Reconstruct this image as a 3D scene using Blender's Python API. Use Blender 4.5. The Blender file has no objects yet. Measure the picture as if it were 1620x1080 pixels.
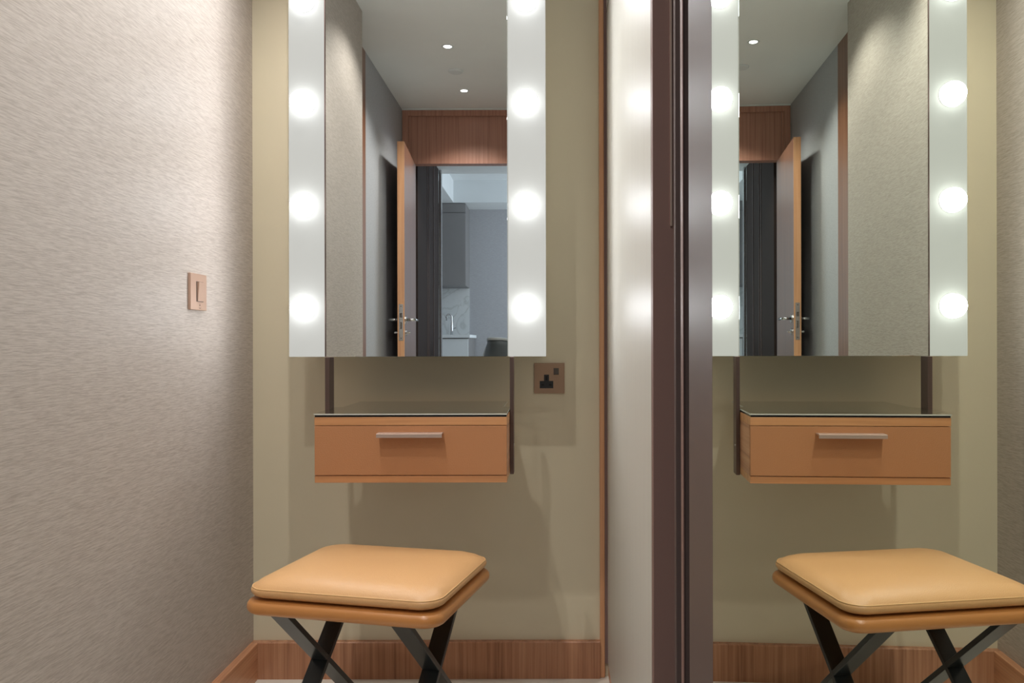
import bpy, bmesh, math
from mathutils import Vector, Matrix

S = bpy.context.scene
COL = S.collection
R = math.radians

# ------------------------------------------------------------ camera, world, exposure
FPX = 1262.0                      # focal length in pixels of a 1620 px wide frame
CAM_Z = 0.948
cam_d = bpy.data.cameras.new('camera')
cam = bpy.data.objects.new('camera', cam_d)
COL.objects.link(cam)
cam.location = (0, 0, CAM_Z)
cam.rotation_mode = 'XYZ'
cam.rotation_euler = (Matrix.Rotation(R(90), 3, 'X') @ Matrix.Rotation(R(-0.12), 3, 'Z')).to_euler()
cam_d.sensor_width = 36.0
cam_d.lens = 36.0 * FPX / 1620.0
cam_d.shift_x = -58.0 / 1620.0
cam_d.clip_start = 0.01
S.camera = cam

world = bpy.data.worlds.new('world')
S.world = world
world.use_nodes = True
bg = world.node_tree.nodes['Background']
bg.inputs[0].default_value = (0.75, 0.8, 0.9, 1)
bg.inputs[1].default_value = 0.3

S.view_settings.view_transform = 'Standard'
S.view_settings.look = 'None'
S.view_settings.gamma = 1
S.view_settings.use_curve_mapping = False
S.view_settings.exposure = 0.47

BULB_L = 31.0                     # radiance of the frosted globes
PANEL_GLOW = 0.37                    # glow added to the panels around the bulbs
SPOT_W = 14.0                     # ceiling downlights
ROOM_W = 28.0                     # added fill light in the room beyond the door

D = 2.26                          # back wall
CEIL = 2.438
XL = -0.838                       # left wall
YM = 2.04                         # front of vanity mirror


# ------------------------------------------------------------ helpers
def tag(o, label=None, cat=None, group=None, kind=None):
    if label: o['label'] = label
    if cat: o['category'] = cat
    if group: o['group'] = group
    if kind: o['kind'] = kind
    return o


def empty(name, loc=(0, 0, 0), rz=0.0, parent=None):
    o = bpy.data.objects.new(name, None)
    o.empty_display_size = 0.05
    COL.objects.link(o)
    o.location = loc
    o.rotation_euler = (0, 0, rz)
    if parent: o.parent = parent
    return o


def thing(name, label, cat, loc=(0, 0, 0), rz=0.0, group=None):
    return tag(empty(name, loc, rz), label, cat, group)


def obj(name, bm, mat, parent=None, smooth=False, off=None):
    """link bm as one mesh object; off = world position of the parent when bm is in world axes"""
    if off is not None:
        bmesh.ops.translate(bm, verts=bm.verts, vec=-Vector(off))
    bmesh.ops.recalc_face_normals(bm, faces=bm.faces)
    me = bpy.data.meshes.new(name)
    bm.to_mesh(me)
    bm.free()
    if isinstance(mat, (list, tuple)):
        for m in mat: me.materials.append(m)
    else:
        me.materials.append(mat)
    if smooth:
        for p in me.polygons: p.use_smooth = True
    o = bpy.data.objects.new(name, me)
    COL.objects.link(o)
    if parent: o.parent = parent
    return o


def smooth_by_angle(o, deg=35):
    me = o.data
    for p in me.polygons: p.use_smooth = True
    bm = bmesh.new(); bm.from_mesh(me)
    for e in bm.edges:
        e.smooth = e.calc_face_angle(0) < R(deg)
    bm.to_mesh(me); bm.free()
    return o


def box(x0, x1, y0, y1, z0, z1, bev=0.0, bm=None, seg=2):
    new = bmesh.new()
    r = bmesh.ops.create_cube(new, size=1)
    for v in new.verts:
        v.co = Vector(((x0 + x1) / 2 + v.co.x * (x1 - x0), (y0 + y1) / 2 + v.co.y * (y1 - y0), (z0 + z1) / 2 + v.co.z * (z1 - z0)))
    if bev > 0:
        bmesh.ops.bevel(new, geom=list(new.edges), offset=bev, segments=seg, profile=0.5, affect='EDGES')
    if bm is None: return new
    join(bm, new)
    return bm


def join(bm, other, mi=0):
    me = bpy.data.meshes.new('tmp'); other.to_mesh(me); other.free()
    n = len(bm.faces)
    bm.from_mesh(me); bpy.data.meshes.remove(me)
    bm.faces.ensure_lookup_table()
    for f in bm.faces[n:]: f.material_index = mi
    return bm


def prism(pts, z0, z1):
    """vertical prism over a plan outline"""
    bm = bmesh.new()
    a = [bm.verts.new((x, y, z0)) for x, y in pts]
    b = [bm.verts.new((x, y, z1)) for x, y in pts]
    bm.faces.new(a[::-1]); bm.faces.new(b)
    n = len(pts)
    for i in range(n):
        bm.faces.new((a[i], a[(i + 1) % n], b[(i + 1) % n], b[i]))
    return bm


def extrude_x(prof, x0, x1):
    """profile of (y, z) points swept from x0 to x1"""
    bm = bmesh.new()
    a = [bm.verts.new((x0, y, z)) for y, z in prof]
    b = [bm.verts.new((x1, y, z)) for y, z in prof]
    bm.faces.new(a); bm.faces.new(b[::-1])
    n = len(prof)
    for i in range(n):
        bm.faces.new((a[i], b[i], b[(i + 1) % n], a[(i + 1) % n]))
    return bm


def lathe(prof, axis='Z', seg=40, centre=(0, 0, 0)):
    """profile of (radius, height) turned about an axis"""
    bm = bmesh.new()
    rings = []
    for r, h in prof:
        if r < 1e-6:
            rings.append([bm.verts.new((0, 0, h))])
        else:
            rings.append([bm.verts.new((r * math.cos(2 * math.pi * k / seg), r * math.sin(2 * math.pi * k / seg), h)) for k in range(seg)])
    for a, b in zip(rings, rings[1:]):
        for k in range(seg):
            k2 = (k + 1) % seg
            if len(a) == 1 and len(b) == 1: continue
            if len(a) == 1: bm.faces.new((a[0], b[k], b[k2]))
            elif len(b) == 1: bm.faces.new((a[k], a[k2], b[0]))
            else: bm.faces.new((a[k], a[k2], b[k2], b[k]))
    if axis == '-Y':
        bmesh.ops.rotate(bm, verts=bm.verts, cent=(0, 0, 0), matrix=Matrix.Rotation(R(90), 3, 'X'))
    elif axis == 'X':
        bmesh.ops.rotate(bm, verts=bm.verts, cent=(0, 0, 0), matrix=Matrix.Rotation(R(90), 3, 'Y'))
    bmesh.ops.translate(bm, verts=bm.verts, vec=centre)
    return bm


def tube(pts, r, seg=12):
    bm = bmesh.new()
    P = [Vector(p) for p in pts]
    rings = []
    up = Vector((0, 0, 1))
    for i, p in enumerate(P):
        t = (P[min(i + 1, len(P) - 1)] - P[max(i - 1, 0)]).normalized()
        a = t.cross(up)
        if a.length < 1e-3: a = t.cross(Vector((1, 0, 0)))
        a.normalize(); b = t.cross(a).normalized()
        rr = r[i] if isinstance(r, (list, tuple)) else r
        rings.append([bm.verts.new(p + rr * (a * math.cos(2 * math.pi * k / seg) + b * math.sin(2 * math.pi * k / seg))) for k in range(seg)])
    for a, b in zip(rings, rings[1:]):
        for k in range(seg):
            bm.faces.new((a[k], a[(k + 1) % seg], b[(k + 1) % seg], b[k]))
    bm.faces.new(rings[0][::-1]); bm.faces.new(rings[-1])
    return bm


def rrect(hw, hd, r, n=10):
    """rounded rectangle outline, centred"""
    out = []
    for cx, cy, a0 in ((hw - r, hd - r, 0), (-(hw - r), hd - r, 90), (-(hw - r), -(hd - r), 180), (hw - r, -(hd - r), 270)):
        for k in range(n + 1):
            a = R(a0 + 90 * k / n)
            out.append((cx + r * math.cos(a), cy + r * math.sin(a)))
    return out


def loft(levels, cap=True):
    """stack of outlines [(pts, z)] joined into one surface"""
    bm = bmesh.new()
    rings = [[bm.verts.new((x, y, z)) for x, y in pts] for pts, z in levels]
    n = len(rings[0])
    for a, b in zip(rings, rings[1:]):
        for k in range(n):
            bm.faces.new((a[k], a[(k + 1) % n], b[(k + 1) % n], b[k]))
    if cap:
        bm.faces.new(rings[0][::-1]); bm.faces.new(rings[-1])
    return bm


# ------------------------------------------------------------ materials
def mat_base(name):
    m = bpy.data.materials.new(name)
    m.use_nodes = True
    nt = m.node_tree
    return m, nt, nt.nodes['Principled BSDF']


def srgb(r, g, b):
    f = lambda c: (c / 255 / 12.92) if c / 255 <= 0.04045 else ((c / 255 + 0.055) / 1.055) ** 2.4
    return (f(r), f(g), f(b), 1)


def plain(name, col, rough=0.5, metal=0.0, coat=0.0, spec=0.5, bump=0.0, bscale=200, aniso=0.0):
    m, nt, p = mat_base(name)
    p.inputs['Base Color'].default_value = col
    p.inputs['Roughness'].default_value = rough
    p.inputs['Metallic'].default_value = metal
    p.inputs['Coat Weight'].default_value = coat
    p.inputs['Coat Roughness'].default_value = 0.12
    p.inputs['Specular IOR Level'].default_value = spec
    if aniso: p.inputs['Anisotropic'].default_value = aniso
    # faint mottling so no surface is a single flat value
    tc = nt.nodes.new('ShaderNodeTexCoord')
    no = nt.nodes.new('ShaderNodeTexNoise'); no.inputs['Scale'].default_value = 6
    nt.links.new(tc.outputs['Object'], no.inputs['Vector'])
    mr = nt.nodes.new('ShaderNodeMapRange')
    mr.inputs['To Min'].default_value = 0.97; mr.inputs['To Max'].default_value = 1.03
    nt.links.new(no.outputs['Fac'], mr.inputs['Value'])
    mx = nt.nodes.new('ShaderNodeMix'); mx.data_type = 'RGBA'; mx.blend_type = 'MULTIPLY'
    mx.inputs['Factor'].default_value = 1
    mx.inputs['A'].default_value = col
    nt.links.new(mr.outputs['Result'], mx.inputs['B'])
    nt.links.new(mx.outputs['Result'], p.inputs['Base Color'])
    if bump:
        n2 = nt.nodes.new('ShaderNodeTexNoise'); n2.inputs['Scale'].default_value = bscale; n2.inputs['Detail'].default_value = 4
        nt.links.new(tc.outputs['Object'], n2.inputs['Vector'])
        b = nt.nodes.new('ShaderNodeBump'); b.inputs['Strength'].default_value = bump; b.inputs['Distance'].default_value = 0.002
        nt.links.new(n2.outputs['Fac'], b.inputs['Height']); nt.links.new(b.outputs['Normal'], p.inputs['Normal'])
    return m


def wood(name, c1, c2, c3, grain='Z', rough=0.38, fine=1.0, coat=0.15):
    """straight-grained veneer; grain = axis along which it runs"""
    m, nt, p = mat_base(name)
    tc = nt.nodes.new('ShaderNodeTexCoord')
    mp = nt.nodes.new('ShaderNodeMapping')
    lo, hi = 1.2, 70 * fine
    mp.inputs['Scale'].default_value = {'X': (lo, hi, hi), 'Y': (hi, lo, hi), 'Z': (hi, hi, lo)}[grain]
    nt.links.new(tc.outputs['Object'], mp.inputs['Vector'])
    n1 = nt.nodes.new('ShaderNodeTexNoise'); n1.inputs['Scale'].default_value = 1; n1.inputs['Detail'].default_value = 6
    n1.inputs['Roughness'].default_value = 0.62; n1.inputs['Distortion'].default_value = 0.35
    nt.links.new(mp.outputs['Vector'], n1.inputs['Vector'])
    mp2 = nt.nodes.new('ShaderNodeMapping')
    mp2.inputs['Scale'].default_value = {'X': (2, 500, 500), 'Y': (500, 2, 500), 'Z': (500, 500, 2)}[grain]
    nt.links.new(tc.outputs['Object'], mp2.inputs['Vector'])
    n2 = nt.nodes.new('ShaderNodeTexNoise'); n2.inputs['Scale'].default_value = 1; n2.inputs['Detail'].default_value = 3
    nt.links.new(mp2.outputs['Vector'], n2.inputs['Vector'])
    cr = nt.nodes.new('ShaderNodeValToRGB')
    e = cr.color_ramp.elements
    e[0].position = 0.30; e[0].color = c3
    e[1].position = 0.66; e[1].color = c1
    el = e.new(0.47); el.color = c2
    nt.links.new(n1.outputs['Fac'], cr.inputs['Fac'])
    mr = nt.nodes.new('ShaderNodeMapRange'); mr.inputs['To Min'].default_value = 0.82; mr.inputs['To Max'].default_value = 1.14
    nt.links.new(n2.outputs['Fac'], mr.inputs['Value'])
    mx = nt.nodes.new('ShaderNodeMix'); mx.data_type = 'RGBA'; mx.blend_type = 'MULTIPLY'; mx.inputs['Factor'].default_value = 1
    nt.links.new(cr.outputs['Color'], mx.inputs['A']); nt.links.new(mr.outputs['Result'], mx.inputs['B'])
    nt.links.new(mx.outputs['Result'], p.inputs['Base Color'])
    p.inputs['Roughness'].default_value = rough
    p.inputs['Coat Weight'].default_value = coat
    p.inputs['Coat Roughness'].default_value = 0.2
    b = nt.nodes.new('ShaderNodeBump'); b.inputs['Strength'].default_value = 0.15; b.inputs['Distance'].default_value = 0.0006
    nt.links.new(n1.outputs['Fac'], b.inputs['Height']); nt.links.new(b.outputs['Normal'], p.inputs['Normal'])
    return m


def wallpaper(name, ca, cb, along=(34, 34, 620), rough=0.55, bump=0.5):
    """woven paper: short threads running horizontally; along = mapping scale"""
    m, nt, p = mat_base(name)
    tc = nt.nodes.new('ShaderNodeTexCoord')
    mp = nt.nodes.new('ShaderNodeMapping'); mp.inputs['Scale'].default_value = along
    nt.links.new(tc.outputs['Object'], mp.inputs['Vector'])
    wv = nt.nodes.new('ShaderNodeTexNoise'); wv.inputs['Scale'].default_value = 1; wv.inputs['Detail'].default_value = 4
    wv.inputs['Roughness'].default_value = 0.6; wv.inputs['Distortion'].default_value = 0.25
    nt.links.new(mp.outputs['Vector'], wv.inputs['Vector'])
    cr = nt.nodes.new('ShaderNodeValToRGB')
    e = cr.color_ramp.elements
    e[0].position = 0.34; e[0].color = cb
    e[1].position = 0.62; e[1].color = ca
    nt.links.new(wv.outputs['Fac'], cr.inputs['Fac'])
    nt.links.new(cr.outputs['Color'], p.inputs['Base Color'])
    p.inputs['Roughness'].default_value = rough
    b = nt.nodes.new('ShaderNodeBump'); b.inputs['Strength'].default_value = bump; b.inputs['Distance'].default_value = 0.0008
    nt.links.new(wv.outputs['Fac'], b.inputs['Height']); nt.links.new(b.outputs['Normal'], p.inputs['Normal'])
    return m


def emit(name, col, strength):
    m = bpy.data.materials.new(name); m.use_nodes = True
    nt = m.node_tree
    nt.nodes.remove(nt.nodes['Principled BSDF'])
    e = nt.nodes.new('ShaderNodeEmission'); e.inputs[0].default_value = col; e.inputs[1].default_value = strength
    nt.links.new(e.outputs[0], nt.nodes['Material Output'].inputs[0])
    return m


M = {}
M['paper'] = wallpaper('woven_wallpaper', srgb(198, 188, 180), srgb(169, 158, 149), bump=0.25)
M['paper_right'] = wallpaper('pale_silk_wallpaper', srgb(196, 194, 186), srgb(188, 185, 177), along=(300, 420, 2.5), rough=0.42, bump=0.15)
M['paint'] = plain('olive_beige_lacquer', srgb(216, 206, 180), rough=0.42, coat=0.1)
M['ceiling'] = plain('ceiling_white', srgb(236, 238, 238), rough=0.8)
M['teak_v'] = wood('teak_upright_grain', srgb(192, 142, 108), srgb(174, 122, 90), srgb(132, 86, 60), 'Z')
M['teak_x'] = wood('teak_level_grain', srgb(220, 164, 114), srgb(206, 148, 100), srgb(176, 120, 78), 'X', fine=0.7)
M['teak_y'] = wood('teak_side_grain', srgb(214, 162, 126), srgb(200, 144, 108), srgb(170, 118, 86), 'Y')
M['teak_edge'] = wood('teak_light_edge', srgb(222, 170, 128), srgb(210, 154, 112), srgb(190, 134, 96), 'Z')
M['stone'] = plain('pale_stone_floor', srgb(226, 220, 208), rough=0.3, bump=0.05, bscale=30)
M['mirror'] = plain('silvered_glass', (0.86, 0.90, 0.88, 1), rough=0.0, metal=1.0)
M['mirror_tint'] = plain('green_tinted_silvered_glass', (0.83, 0.875, 0.78, 1), rough=0.0, metal=1.0)
M['strip'] = plain('panel_painted_glow', srgb(64, 64, 62), rough=0.6, spec=0.15)
_p = M['strip'].node_tree.nodes['Principled BSDF']      # bulb-lit brightness of the panels put in as an even glow
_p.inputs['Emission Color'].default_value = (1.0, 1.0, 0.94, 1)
_p.inputs['Emission Strength'].default_value = PANEL_GLOW
M['box'] = plain('white_painted_box', srgb(215, 213, 205), rough=0.5)
M['bulb'] = emit('frosted_globe_glow', (0.935, 0.965, 1.0, 1), BULB_L)
M['collar'] = plain('white_ceramic', srgb(225, 225, 222), rough=0.4)
M['bronze'] = plain('dark_bronze_metal', srgb(104, 86, 80), rough=0.38, metal=0.6)
M['frame'] = plain('brown_anodised_frame', srgb(88, 74, 72), rough=0.46, metal=0.1)
M['frame_red'] = plain('red_brown_lacquered_metal', srgb(124, 98, 92), rough=0.5, metal=0.0)
M['black'] = plain('black_gap', srgb(20, 18, 18), rough=0.7)
M['drawer'] = plain('caramel_leather_board', srgb(190, 134, 92), rough=0.5, bump=0.25, bscale=350)
M['glass_top'] = plain('dark_back_painted_glass', srgb(62, 58, 46), rough=0.07, coat=1.0)
M['gap_black'] = plain('painted_gap_black', srgb(24, 24, 24), rough=0.2)  # near-black for the painted gap under the glass
M['glass_lit_edge'] = plain('painted_glass_highlight', srgb(205, 208, 200), rough=0.35)  # white highlight along the glass rim put into its colour
M['pull'] = plain('brushed_champagne_metal', srgb(205, 184, 172), rough=0.34, metal=0.6)
M['leather'] = plain('tan_leather', srgb(216, 168, 116), rough=0.36, bump=0.25, bscale=500, spec=0.5)
M['leather_base'] = plain('deep_tan_leather', srgb(194, 132, 74), rough=0.3, bump=0.2, bscale=500, coat=0.2)
M['thread'] = plain('pale_thread', srgb(222, 180, 125), rough=0.6)
M['leg'] = plain('black_satin_steel', srgb(40, 44, 46), rough=0.28, metal=0.3)
M['plate'] = plain('bronze_switch_plate', srgb(168, 138, 114), rough=0.4, metal=0.2)
M['plate_pink'] = plain('satin_copper_switch_plate', srgb(192, 162, 144), rough=0.4, metal=0.3)
M['dark_plastic'] = plain('black_plastic', srgb(38, 38, 40), rough=0.4)
M['grey_plastic'] = plain('grey_rocker', srgb(84, 74, 68), rough=0.4)
M['chrome'] = plain('satin_chrome', srgb(205, 205, 205), rough=0.2, metal=1.0)
M['door'] = wood('brown_door_veneer', srgb(140, 98, 78), srgb(126, 86, 68), srgb(100, 66, 52), 'Z', rough=0.3, coat=0.4)
M['header'] = wood('reddish_veneer', srgb(184, 134, 114), srgb(172, 122, 102), srgb(146, 98, 82), 'Z')
M['trim_brown'] = wood('brown_teak', srgb(140, 98, 74), srgb(128, 86, 64), srgb(100, 66, 48), 'Z')
M['grey_paper'] = wallpaper('grey_wallpaper', srgb(176, 176, 180), srgb(160, 160, 164))
M['grey_cab'] = plain('grey_cabinet_front', srgb(128, 126, 126), rough=0.5)
M['white'] = plain('white_emulsion', srgb(220, 224, 226), rough=0.7)
M['dark_door'] = plain('dark_brown_panel', srgb(52, 42, 40), rough=0.8, spec=0.15)
M['chair_grey'] = plain('grey_chair_shell', srgb(92, 98, 100), rough=0.5)
M['chair_rim'] = plain('pale_chair_rim', srgb(200, 204, 204), rough=0.4)


def marble():
    m, nt, p = mat_base('veined_marble')
    tc = nt.nodes.new('ShaderNodeTexCoord')
    n = nt.nodes.new('ShaderNodeTexNoise'); n.inputs['Scale'].default_value = 3.5; n.inputs['Detail'].default_value = 8; n.inputs['Distortion'].default_value = 1.5
    nt.links.new(tc.outputs['Object'], n.inputs['Vector'])
    cr = nt.nodes.new('ShaderNodeValToRGB'); e = cr.color_ramp.elements
    e[0].position = 0.45; e[0].color = srgb(205, 208, 208); e[1].position = 0.55; e[1].color = srgb(208, 210, 210)
    v = e.new(0.5); v.color = srgb(186, 188, 187)
    nt.links.new(n.outputs['Fac'], cr.inputs['Fac']); nt.links.new(cr.outputs['Color'], p.inputs['Base Color'])
    p.inputs['Roughness'].default_value = 0.25
    return m


M['marble'] = marble()


def struct(name, bm, m):
    return tag(obj(name, bm, m), kind='structure')


# ------------------------------------------------------------ the room shell
YE = -1.04                        # wall with the doorway, behind the camera
XR = 0.165                        # right side wall of the niche
MA = math.tan(R(2.0))             # the wardrobe front runs slightly off square
wx = lambda y: 0.197 - MA * (D - y)

struct('floor', box(-1.3, 1.3, YE - 3.6, D + 0.1, -0.1, 0), M['stone'])
struct('ceiling', box(-1.3, 1.3, YE - 0.1, D + 0.1, CEIL, CEIL + 0.1), M['ceiling'])
struct('wall_back', box(XL - 0.2, 0.6, D, D + 0.1, 0, CEIL), M['paint'])
struct('wall_left', box(XL - 0.1, XL, 0.483, D, 0, CEIL), M['paper'])
struct('wall_left_rear', box(XL - 0.25, XL - 0.10, YE, 0.483 - 0.5, 0, CEIL), M['grey_paper'])
struct('trim_1', box(XL - 0.25, XL - 0.10, -0.017, 0.483, 0, CEIL), M['trim_brown'])
struct('wall_right', box(XR, XR + 0.03, 1.285, D, 0.04, CEIL), M['paper_right'])
struct('trim_2', box(XR + 0.002, XR + 0.03, 1.29, D, 0, 0.04), M['teak_y'])
# corner upright between the back wall and the right wall
struct('trim_3', box(0.143, 0.157, D - 0.012, D, 0, CEIL, 0.002), M['teak_edge'])
struct('trim_4', box(0.157, XR, D - 0.010, D, 0.04, CEIL), M['frame_red'])
# thin dark groove line high on the right wall
struct('trim_5', box(XR - 0.0008, XR, 1.30, D - 0.012, 1.872, 1.8745), M['frame'])

# skirting boards with a mitred top edge
prof = [(D, 0), (D - 0.018, 0), (D - 0.018, 0.1015), (D - 0.0155, 0.104), (D, 0.104)]
struct('baseboard_back', extrude_x(prof, XL, 0.143), M['teak_v'])
bb = bmesh.new()
lp = [(XL, 0), (XL + 0.018, 0), (XL + 0.018, 0.1015), (XL + 0.0155, 0.104), (XL, 0.104)]
a = [bb.verts.new((x, 0.483, z)) for x, z in lp]; b = [bb.verts.new((x, D - 0.018, z)) for x, z in lp]
bb.faces.new(a); bb.faces.new(b[::-1])
for i in range(5): bb.faces.new((a[i], b[i], b[(i + 1) % 5], a[(i + 1) % 5]))
struct('baseboard_left', bb, M['teak_y'])

# wall with the doorway
struct('wall_rear_left', box(XL - 0.25, -0.885, YE - 0.1, YE, 0, CEIL), M['grey_paper'])
struct('wall_rear_right', box(-0.02, 0.6, YE - 0.1, YE, 0, CEIL), M['grey_paper'])
hd = box(-0.885, -0.02, YE - 0.08, YE - 0.006, 2.092, CEIL)
box(-0.8955, -0.884, YE + 0.0005, YE + 0.004, 2.092, CEIL - 0.045, bm=hd)
struct('wall_rear_header', hd, M['header'])
fr = box(-0.935, -0.896, YE, YE + 0.012, 2.092, CEIL - 0.004)
box(-0.896, -0.02, YE, YE + 0.012, CEIL - 0.044, CEIL - 0.004, bm=fr)
struct('trim_6', fr, M['header'])
struct('trim_7', box(-0.936, 0.10, YE + 0.0125, YE + 0.022, CEIL - 0.008, CEIL - 0.0005), M['white'])
# wardrobe carcass closing the right side
struct('wall_wardrobe', prism([(wx(1.28) + 0.10, 1.28), (wx(1.28) + 0.13, 1.28), (wx(YE) + 0.13, YE), (wx(YE) + 0.10, YE)], 0, CEIL), M['black'])

struct('wall_wardrobe_inner', box(0.2005, 0.23, 0.83, 1.262, 0, CEIL), M['black'])

# ------------------------------------------------------------ wardrobe front
jb = thing('wardrobe_jamb', 'upright red-brown wardrobe jamb beside the white right wall', 'jamb', (0.18, 1.28, 0))
o = (0.18, 1.28, 0)
obj('jamb_face', box(XR, 0.2, 1.262, 1.284, 0, CEIL, 0.001), M['frame_red'], jb, off=o)
obj('jamb_modelled_highlight', box(0.1925, 0.1955, 1.2595, 1.262, 1.13, CEIL), M['pull'], jb, off=o)  # pale strip modelled in place of a highlight on the jamb
obj('track_channel', box(0.1885, 0.1985, 1.185, 1.2, 0, CEIL, 0.0008), M['frame'], jb, off=o)
obj('track_channel', box(0.1835, 0.1925, 1.085, 1.10, 0, CEIL, 0.0008), M['frame'], jb, off=o)
obj('track_bead', box(0.1822, 0.1834, 1.082, 1.10, 0, CEIL), M['frame_red'], jb, off=o)

sd = thing('mirrored_wardrobe_door', 'tall mirrored wardrobe door with dark brown frame on the right', 'wardrobe door', (wx(0.2), 0.2, 0))
o = (wx(0.2), 0.2, 0)
obj('stile', prism([(wx(0.8376), 0.8376), (wx(0.694), 0.694), (wx(0.694) + 0.03, 0.694), (wx(0.8376) + 0.03, 0.8376)], 0.004, CEIL - 0.004), M['frame'], sd, off=o)
obj('mirror_pane', prism([(wx(0.6935), 0.6935), (wx(-0.6), -0.6), (wx(-0.6) + 0.006, -0.6), (wx(0.6935) + 0.006, 0.6935)], 0.004, CEIL - 0.004), M['mirror_tint'], sd, off=o)
obj('stile', prism([(wx(-0.6), -0.601), (wx(-0.66), -0.66), (wx(-0.66) + 0.03, -0.66), (wx(-0.6) + 0.03, -0.601)], 0.004, CEIL - 0.004), M['frame'], sd, off=o)

# ------------------------------------------------------------ vanity mirror
VX0, VX1, VZ0, VZ1 = -0.664, -0.0065, 0.910, 2.202
GX0, GX1 = -0.571, -0.1035
vm = thing('vanity_mirror', 'tall wall mirror flanked by white panels of glowing round bulbs', 'mirror', (-0.335, D, VZ0))
o = (-0.335, D, VZ0)
obj('mirror_body', box(VX0 + 0.002, VX1 - 0.002, YM + 0.006, D, VZ0 + 0.002, VZ1 - 0.002, 0.001), M['box'], vm, off=o)
obj('mirror_pane', box(GX0 + 0.0015, GX1 - 0.001, YM, YM + 0.005, VZ0, VZ1, 0.0006, seg=1), M['mirror'], vm, off=o)
obj('edge_bead', box(GX0 - 0.0012, GX0 + 0.0012, YM - 0.001, YM + 0.005, VZ0, VZ1), M['bronze'], vm, off=o)
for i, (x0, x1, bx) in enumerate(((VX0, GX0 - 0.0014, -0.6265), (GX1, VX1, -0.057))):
    lp_ = obj('bulb_panel', box(x0, x1, YM, YM + 0.006, VZ0, VZ1, 0.0012), M['strip'], vm, off=o)
    for k in range(5):  # topmost row is unseen, added for more light near the ceiling
        z = 1.034 + 0.2625 * k
        r = 0.0297
        prof = [(0.0, YM - 2.019 + 0)]
        # globe with a short neck entering the panel (height measured out of the panel)
        pr = []
        c = 0.011
        for j in range(0, 19):
            a_ = R(-20 + 110 * j / 18)
            pr.append((r * math.cos(a_), c + r * math.sin(a_)))
        pr = [(rr, h) for rr, h in pr if h > 0.0005]
        pr = [(pr[0][0] * 0.999, 0.0003)] + pr + [(0, c + r)]
        g = obj('globe_bulb', lathe(pr, '-Y', 40, (bx, YM, z)), M['bulb'], vm, smooth=True, off=o)
        ring = [(0.0282, 0.0), (0.0312, 0.0), (0.0312, 0.0016), (0.0282, 0.0016)]
        cl = obj('bulb_collar', lathe(ring + [ring[0]], '-Y', 40, (bx, YM - 0.0001, z)), M['collar'], g, off=o)
# posts carrying mirror and cabinet
obj('post', box(-0.557, -0.5455, 1.985, 2.027, 0.618, VZ0, 0.0008), M['bronze'], vm, off=o)
ps = box(-0.0975 + 0.0006, -0.0875, 1.985, 2.027, 0.618, VZ0, 0.0008)
pp = obj('post', ps, M['bronze'], vm, off=o)
obj('post_screw', lathe([(0, 0.0012), (0.0028, 0.0009), (0.0032, 0.0)], 'X', 16, (-0.0875, 2.0, 0.69)), M['chrome'], pp, off=o)

# ------------------------------------------------------------ hanging cabinet
CX0, CX1, CY = -0.5439, -0.0975, 1.85
CB = 2.03                         # back of the cabinet, carried by the posts
cb = thing('hanging_cabinet', 'wall-hung wooden vanity drawer cabinet under the lit mirror', 'cabinet', ((CX0 + CX1) / 2, CB, 0.621))
o = ((CX0 + CX1) / 2, CB, 0.621)
cc = box(CX0, CX1, CY, CB, 0.7545, 0.7737, 0.0006)
obj('top_rail', cc, M['teak_x'], cb, off=o)
obj('bottom_board', box(CX0, CX1, CY + 0.002, CB, 0.6211, 0.6375, 0.0006), M['teak_x'], cb, off=o)
obj('side_panel', box(CX0, CX0 + 0.014, CY + 0.012, CB, 0.6375, 0.7545), M['teak_y'], cb, off=o)
obj('side_panel', box(CX1 - 0.014, CX1, CY + 0.012, CB, 0.6375, 0.7545), M['teak_y'], cb, off=o)
gb = prism([(CX0 - 0.001, CY - 0.001), (CX1, CY - 0.001), (CX1, CB), (CX1 - 0.018, CB + 0.01), (CX1 - 0.018, D - 0.03), (CX0 + 0.018, D - 0.03), (CX0 + 0.018, CB + 0.01), (CX0 - 0.001, CB)], 0.7785, 0.7818)
gt = obj('glass_top', gb, [M['glass_top'], M['glass_lit_edge']], cb, off=o)
for p in gt.data.polygons:
    if abs(p.normal.z) < 0.5: p.material_index = 1
obj('painted_shadow_gap', box(CX0 + 0.001, CX1 - 0.001, CY + 0.0005, CB, 0.7737, 0.7785), M['gap_black'], cb, off=o)  # gap shade painted as a solid black slab under the glass
obj('back_panel', box(CX0 + 0.014, CX1 - 0.014, CB - 0.010, CB - 0.001, 0.6376, 0.7544), M['teak_x'], cb, off=o)
dr = obj('drawer', box(CX0 + 0.0004, CX1 - 0.0004, CY, CY + 0.010, 0.6390, 0.7522, 0.0006), M['drawer'], cb, off=o)
obj('drawer_lipping', box(CX0 + 0.0002, CX1 - 0.0002, CY + 0.0002, CY + 0.0105, 0.7523, 0.7532), M['teak_x'], dr, off=o)
obj('drawer_box', box(CX0 + 0.018, CX1 - 0.018, CY + 0.0105, CB - 0.02, 0.645, 0.745), M['teak_x'], dr, off=o)
# angled pull: a flat lip reaching out from the drawer front
hp = [(CY, 0.7385), (CY - 0.024, 0.7385), (CY - 0.030, 0.7370), (CY - 0.030, 0.7290), (CY - 0.0275, 0.7290), (CY - 0.0275, 0.7350), (CY, 0.7358)]
obj('pull_handle', extrude_x(hp, -0.3945, -0.2445), M['pull'], dr, off=o)

# ------------------------------------------------------------ stool
SC = (-0.368, 1.690)
ST = 0.488                       # top of cushion
st = thing('stool', 'tan leather stool with loose cushion and crossed black legs below the cabinet', 'stool', (SC[0], SC[1], 0), R(-13))
HW, HD = 0.208, 0.175
zb = ST - 0.078
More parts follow.
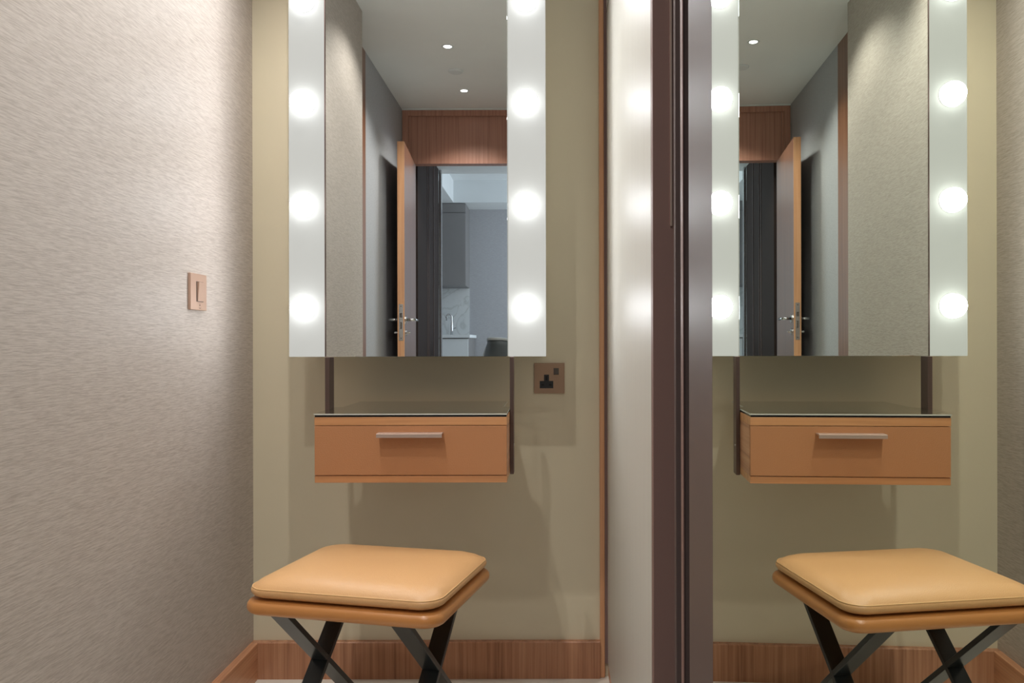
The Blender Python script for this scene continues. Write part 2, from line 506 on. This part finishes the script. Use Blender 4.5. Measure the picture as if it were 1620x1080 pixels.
# upholstered base
lev = []
rr = 0.013
for j in range(9):
    a_ = R(-90 + 180 * j / 8)
    ins = rr * (1 - math.cos(a_))
    lev.append((rrect(HW - ins, HD - ins, 0.038 - ins * 0.5), zb + rr + 0.001 + rr * math.sin(a_) + (0.002 if j > 4 else 0)))
sb = obj('seat_base', loft(lev), M['leather_base'], st); smooth_by_angle(sb, 50)
# cushion: soft pillow form with an edge seam
cw, cd = HW - 0.004, HD - 0.006
zc = zb + 0.031
levels = [(0.030, 0.000, .03), (0.012, 0.0015, .036), (0.004, 0.006, .04), (0.0, 0.012, .042), (0.0, 0.017, .042), (0.002, 0.0205, .042), (0.0035, 0.0215, .042),
          (0.005, 0.0235, .042), (0.012, 0.0295, .045), (0.025, 0.0355, .045), (0.045, 0.0395, .045), (0.075, 0.0425, .04), (0.11, 0.0445, .03), (0.145, 0.0455, .012)]
lv = []
for ins, z, rad in levels:
    lv.append((rrect(cw - ins, cd - ins, max(0.004, min(rad, cd - ins - 0.001))), zc + z))
cu = loft(lv)
cs = obj('cushion', cu, M['leather'], st, smooth=True)
seam = [(x, y, zc + 0.0212) for x, y in rrect(cw - 0.0022, cd - 0.0022, 0.0418)]
seam.append(seam[0])
obj('cushion_seam', tube(seam, 0.0011, 6), M['thread'], cs, smooth=True)
# crossed flat bars, one pair at each side
lt = zb
run_per_drop = 0.145 / 0.134
for sx in (-1, 1):
    for sgn in (-1, 1):          # -1: front top to rear bottom
        h0 = sgn * 0.154
        h1 = h0 - sgn * run_per_drop * lt
        u = Vector((0, h1 - h0, -lt)).normalized()
        nrm = Vector((0, -u.z, u.y))
        th = 0.0055
        c = sx * 0.127 + (0.0 if sgn < 0 else 0.0)
        bmx = bmesh.new()
        # ends cut level with the seat and floor
        ky = th / abs(u.z)
        q = [(h0 - ky, lt), (h0 + ky, lt), (h1 + ky, 0.0), (h1 - ky, 0.0)]
        if sgn > 0:
            hw0, hw1 = c - 0.0192, c + 0.0192
        else:
            hw0, hw1 = c - 0.0190, c + 0.0190
        bmx = extrude_x(q, hw0, hw1)
        bmesh.ops.bevel(bmx, geom=list(bmx.edges), offset=0.0008, segments=1, affect='EDGES')
        obj('leg', bmx, M['leg'], st)

# ------------------------------------------------------------ power socket
pk = thing('wall_socket', 'square bronze single power socket with switch right of the mirror', 'power socket', (0.0018, D, 0.844))
def loc_box(x0, x1, y0, y1, z0, z1, bev=0): return box(x0, x1, y0, y1, z0, z1, bev)
obj('face_plate', loc_box(-0.043, 0.043, -0.005, 0, -0.043, 0.043, 0.001), M['plate'], pk)
tb = box(-0.0272, 0.011, -0.0056, -0.005, -0.028, -0.0074)
box(-0.0152, -0.001, -0.0056, -0.005, -0.0074, 0.0105, bm=tb)
ins = obj('pin_insert', tb, M['dark_plastic'], pk)
sl = box(-0.0102, -0.006, -0.0059, -0.0056, -0.006, 0.0062)
box(-0.0222, -0.0152, -0.0059, -0.0056, -0.0205, -0.0165, bm=sl)
box(-0.0010, 0.006, -0.0059, -0.0056, -0.0205, -0.0165, bm=sl)
obj('pin_slots', sl, M['black'], ins)
rk = bmesh.new()
rk = extrude_x([(-0.005, 0.010), (-0.0085, 0.012), (-0.0065, 0.0285), (-0.005, 0.0285)], 0.012, 0.0265)
obj('rocker', rk, M['grey_plastic'], pk)

# ------------------------------------------------------------ light switch on the left wall
ls = thing('light_switch', 'square copper-coloured light switch on the left wallpapered wall', 'light switch', (XL, 1.896, 1.067))
obj('face_plate', box(0, 0.007, -0.043, 0.043, -0.043, 0.043, 0.001), M['plate_pink'], ls)
# recess surround and tilted rocker
sr = box(0.007, 0.0074, -0.014, 0.024, -0.023, 0.025)
obj('rocker_surround', sr, M['grey_plastic'], ls)
rk = bmesh.new()
q = [(0.0074, -0.0215), (0.0095, -0.0215), (0.0125, 0.0235), (0.0074, 0.0235)]
a = [rk.verts.new((x, -0.0105, z)) for x, z in q]; b = [rk.verts.new((x, 0.0225, z)) for x, z in q]
rk.faces.new(a); rk.faces.new(b[::-1])
for i in range(4): rk.faces.new((a[i], b[i], b[(i + 1) % 4], a[(i + 1) % 4]))
obj('rocker', rk, M['plate_pink'], ls)
mk = box(0.007, 0.0072, 0.003, 0.0075, -0.0325, -0.031)
box(0.007, 0.0072, 0.0005, 0.010, -0.0385, -0.0372, bm=mk)
box(0.007, 0.0072, 0.0048, 0.0058, -0.0310, -0.0285, bm=mk)
obj('printed_mark', mk, M['grey_plastic'], ls)

# ------------------------------------------------------------ downlights, detector
lens = emit('downlight_lens', (1, 0.97, 0.92, 1), 12)
def downlight(x, y, label, power, rad=0.018):
    t = thing('ceiling_downlight', label, 'downlight', (x, y, CEIL), group=None)
    rg = [(0.019, 0.0), (0.031, 0.0), (0.031, -0.002), (0.028, -0.003), (0.022, -0.0025), (0.019, 0.0)]
    obj('trim_ring', lathe(rg, 'Z', 36), M['white'], t, smooth=True)
    obj('lens', lathe([(0, -0.0005), (0.019, -0.0005), (0.019, -0.0015), (0, -0.0015)], 'Z', 36), lens, t)
    ld = bpy.data.lights.new('downlight_beam', 'SPOT')
    ld.energy = power; ld.spot_size = R(125); ld.spot_blend = 0.6; ld.shadow_soft_size = rad; ld.color = (1, 0.965, 0.92)
    lo = bpy.data.objects.new('downlight_beam', ld); COL.objects.link(lo)
    lo.parent = t; lo.location = (0, 0, -0.02)
    return t
downlight(-0.50, 1.55, 'small round ceiling downlight directly in front of the vanity mirror', SPOT_W * 2.1, rad=0.01)
downlight(-0.50, 0.763, 'small round ceiling downlight second from the vanity wall', SPOT_W * 1.3)
downlight(-0.507, 0.053, 'lit ceiling downlight higher of the two reflected in the vanity mirror', SPOT_W * 1.7, rad=0.045)
downlight(-0.499, -0.657, 'lit ceiling downlight nearest the wood header above the doorway', SPOT_W * 1.7, rad=0.045)
dt = thing('smoke_detector', 'flat white disc detector on the ceiling between two downlights', 'smoke detector', (-0.508, -0.31, CEIL))
obj('detector_body', lathe([(0, 0), (0.042, 0), (0.042, -0.004), (0.036, -0.010), (0.02, -0.012), (0, -0.012)], 'Z', 36), M['white'], dt, smooth=False)

# ------------------------------------------------------------ open door, seen in the mirrors
dg = math.atan2(0.0375, 0.609)
dl = empty('door_1', (-0.870, YE + 0.006, 0), -dg)      # origin at the hinge edge
tag(dl, kind='structure')
T0, T1 = -0.0195, 0.0195
obj('leaf', box(T0, T1, 0, 0.612, 0.006, 2.078), M['door'], dl)
obj('edge_lipping', box(T0, T1, 0.612, 0.6175, 0.006, 2.078), M['teak_edge'], dl)
lk = obj('lock_plate', box(-0.012, 0.012, 0.6175, 0.6195, 0.955, 1.160), M['chrome'], dl)
lt_ = box(-0.006, 0.006, 0.6195, 0.627, 1.085, 1.110)
box(-0.004, 0.004, 0.6195, 0.6205, 1.02, 1.06, bm=lt_)
box(-0.003, 0.003, 0.6195, 0.6202, 1.145, 1.151, bm=lt_)
box(-0.003, 0.003, 0.6195, 0.6202, 0.965, 0.971, bm=lt_)
obj('latch', lt_, M['grey_plastic'], lk)
for sgn in (-1, 1):
    X0 = sgn * 0.0195
    rs = lathe([(0, 0), (0.024, 0), (0.024, sgn * 0.006), (0.0, sgn * 0.006)], 'X', 24, (X0, 0.555, 1.074))
    h = obj('lever_handle', rs, M['chrome'], dl)
    obj('lever', tube([(X0 + sgn * 0.006, 0.555, 1.074), (X0 + sgn * 0.045, 0.555, 1.074), (X0 + sgn * 0.052, 0.545, 1.074), (X0 + sgn * 0.052, 0.44, 1.074)], 0.008, 12), M['chrome'], h, smooth=True)
    obj('thumb_turn', lathe([(0, 0), (0.019, 0), (0.019, sgn * 0.006), (0.006, sgn * 0.008), (0.006, sgn * 0.026), (0, sgn * 0.026)], 'X', 20, (X0, 0.555, 1.0)), M['chrome'], dl)

# ------------------------------------------------------------ the room beyond
YB = -4.33
struct('wall_passage', box(-0.99, -0.855, -2.13, YE - 0.101, 0, 2.29), M['dark_door'])
for i, (y, w) in enumerate(((-1.55, 0.008), (-1.62, 0.006), (-1.85, 0.01))):
    struct('trim_%d' % (8 + i), box(-0.855, -0.850, y - w / 2, y + w / 2, 0, 2.28), M['frame'])
struct('trim_11', box(-0.853, -0.835, -2.19, -2.13, 0, 2.285), M['chrome'])
struct('wall_far', box(-2.0, 2.0, YB - 0.1, YB, 0, 2.9), M['grey_paper'])
struct('wall_far_left', box(-1.5, -1.40, YB, -2.2, 0, 2.9), M['grey_paper'])
struct('wall_far_right', box(1.3, 1.4, YB, YE - 0.1, 0, 2.9), M['white'])
lc = box(-1.4, 1.3, -2.30, YE - 0.101, 2.29, 2.31)
struct('ceiling_passage', lc, M['white'])
tr = box(-1.4, 1.3, YB, -2.30, 2.56, 2.60)
box(-1.4, -0.95, YB, -2.30, 2.34, 2.56, bm=tr)
box(-0.95, 1.3, YB, -3.9, 2.34, 2.56, bm=tr)
box(-1.4, 1.3, -2.32, -2.30, 2.31, 2.6, bm=tr)
struct('ceiling_far', tr, M['white'])

uc = thing('kitchen_wall_cabinet', 'grey kitchen wall cabinet in the room beyond the doorway', 'cabinet', (-1.1, YB, 1.51))
o = (-1.1, YB, 1.51)
obj('carcass', box(-1.39, -0.832, YB, -3.94, 1.51, 2.335), M['grey_cab'], uc, off=o)
for x0 in (-1.388, -1.110):
    obj('cabinet_door', box(x0, x0 + 0.276, -3.939, -3.92, 1.508, 2.24, 0.001), M['grey_cab'], uc, off=o)
obj('top_filler', box(-1.388, -0.834, -3.939, -3.925, 2.245, 2.335), M['grey_cab'], uc, off=o)
struct('wall_backsplash', box(-1.399, -0.835, YB, YB + 0.012, 1.02, 1.509), M['marble'])
ctp = tag(obj('kitchen_worktop', box(-1.39, -0.76, YB + 0.013, -3.62, 0.985, 1.016, 0.003), M['white']), 'pale kitchen worktop in the room beyond the doorway', 'worktop')
bs = thing('kitchen_base_cabinet', 'grey kitchen base unit under the pale worktop', 'cabinet', (-1.07, -3.9, 0))
o = (-1.07, -3.9, 0)
obj('carcass', box(-1.384, -0.775, YB + 0.02, -3.66, 0, 0.984), M['grey_cab'], bs, off=o)
for x0 in (-1.382, -1.078):
    obj('cabinet_door', box(x0, x0 + 0.30, -3.659, -3.64, 0.1, 0.975, 0.001), M['white'], bs, off=o)
TX, TY, TZ = -0.945, -3.70, 1.016
pts = [(TX, TY, TZ + 0.17 * t / 4) for t in range(0, 5)]
for k in range(1, 9):
    a_ = math.pi * k / 8
    pts.append((TX - 0.026 * (1 - math.cos(a_)), TY, TZ + 0.17 + 0.028 * math.sin(a_)))
pts.append((TX - 0.052, TY, TZ + 0.14))
fa = thing('kitchen_tap', 'curved chrome tap on the pale kitchen worktop', 'tap', (TX, TY, TZ))
obj('spout', tube(pts, [0.014] * 3 + [0.009] * (len(pts) - 3), 10), M['chrome'], fa, smooth=True, off=(TX, TY, TZ))
obj('tap_lever', tube([(TX, TY, TZ + 0.05), (TX + 0.04, TY, TZ + 0.065)], 0.006, 8), M['chrome'], fa, off=(TX, TY, TZ))

# grey shell chair
ch = thing('shell_chair', 'grey rounded chair back with pale rim beyond the doorway', 'chair', (-0.285, -2.15, 0), R(215))
bmc = bmesh.new()
nu, nv = 14, 10
g = []
for j in range(nv + 1):
    t = j / nv
    row = []
    wdt = 0.21 * (1 - 0.45 * max(0, t - 0.55) ** 2 * 4)
    for i in range(nu + 1):
        s_ = -1 + 2 * i / nu
        row.append(bmc.verts.new((wdt * s_, -0.20 - 0.04 * t + 0.12 * s_ * s_, 0.50 + 0.47 * t - 0.035 * s_ ** 4 * t)))
    g.append(row)
for j in range(nv):
    for i in range(nu):
        bmc.faces.new((g[j][i], g[j][i + 1], g[j + 1][i + 1], g[j + 1][i]))
bk = obj('backrest', bmc, M['chair_grey'], ch, smooth=True)
sm = bk.modifiers.new('thick', 'SOLIDIFY'); sm.thickness = 0.02
rim = []
for j in range(nv + 1):
    t = j / nv; wdt = 0.21 * (1 - 0.45 * max(0, t - 0.55) ** 2 * 4)
    rim.append((-wdt, -0.20 - 0.04 * t + 0.12, 0.50 + 0.47 * t - 0.035 * t))
for i in range(1, nu):
    s_ = -1 + 2 * i / nu; wdt = 0.21 * (1 - 0.45 * 0.45 ** 2 * 4)
    rim.append((wdt * s_, -0.24 + 0.12 * s_ * s_, 0.97 - 0.035 * s_ ** 4))
for j in range(nv, -1, -1):
    t = j / nv; wdt = 0.21 * (1 - 0.45 * max(0, t - 0.55) ** 2 * 4)
    rim.append((wdt, -0.20 - 0.04 * t + 0.12, 0.50 + 0.47 * t - 0.035 * t))
obj('backrest_rim', tube(rim, 0.012, 8), M['chair_rim'], bk, smooth=True)
obj('seat', loft([(rrect(0.21, 0.21, 0.06), 0.43), (rrect(0.22, 0.22, 0.06), 0.45), (rrect(0.22, 0.22, 0.06), 0.49), (rrect(0.20, 0.20, 0.06), 0.505)]), M['chair_grey'], ch)
for sx in (-1, 1):
    for sy in (-1, 1):
        obj('leg', tube([(sx * 0.15, sy * 0.15, 0.43), (sx * 0.20, sy * 0.20, 0.0)], [0.014, 0.010], 10), M['chair_rim'], ch, smooth=True)

# unseen cool area light added to brighten the far room
al = bpy.data.lights.new('far_room_fill', 'AREA'); al.energy = ROOM_W; al.size = 1.6; al.color = (0.82, 0.9, 1.0)
ao = bpy.data.objects.new('far_room_fill', al); COL.objects.link(ao)
ao.location = (1.2, -3.2, 1.6); ao.rotation_euler = (0, R(90), 0)
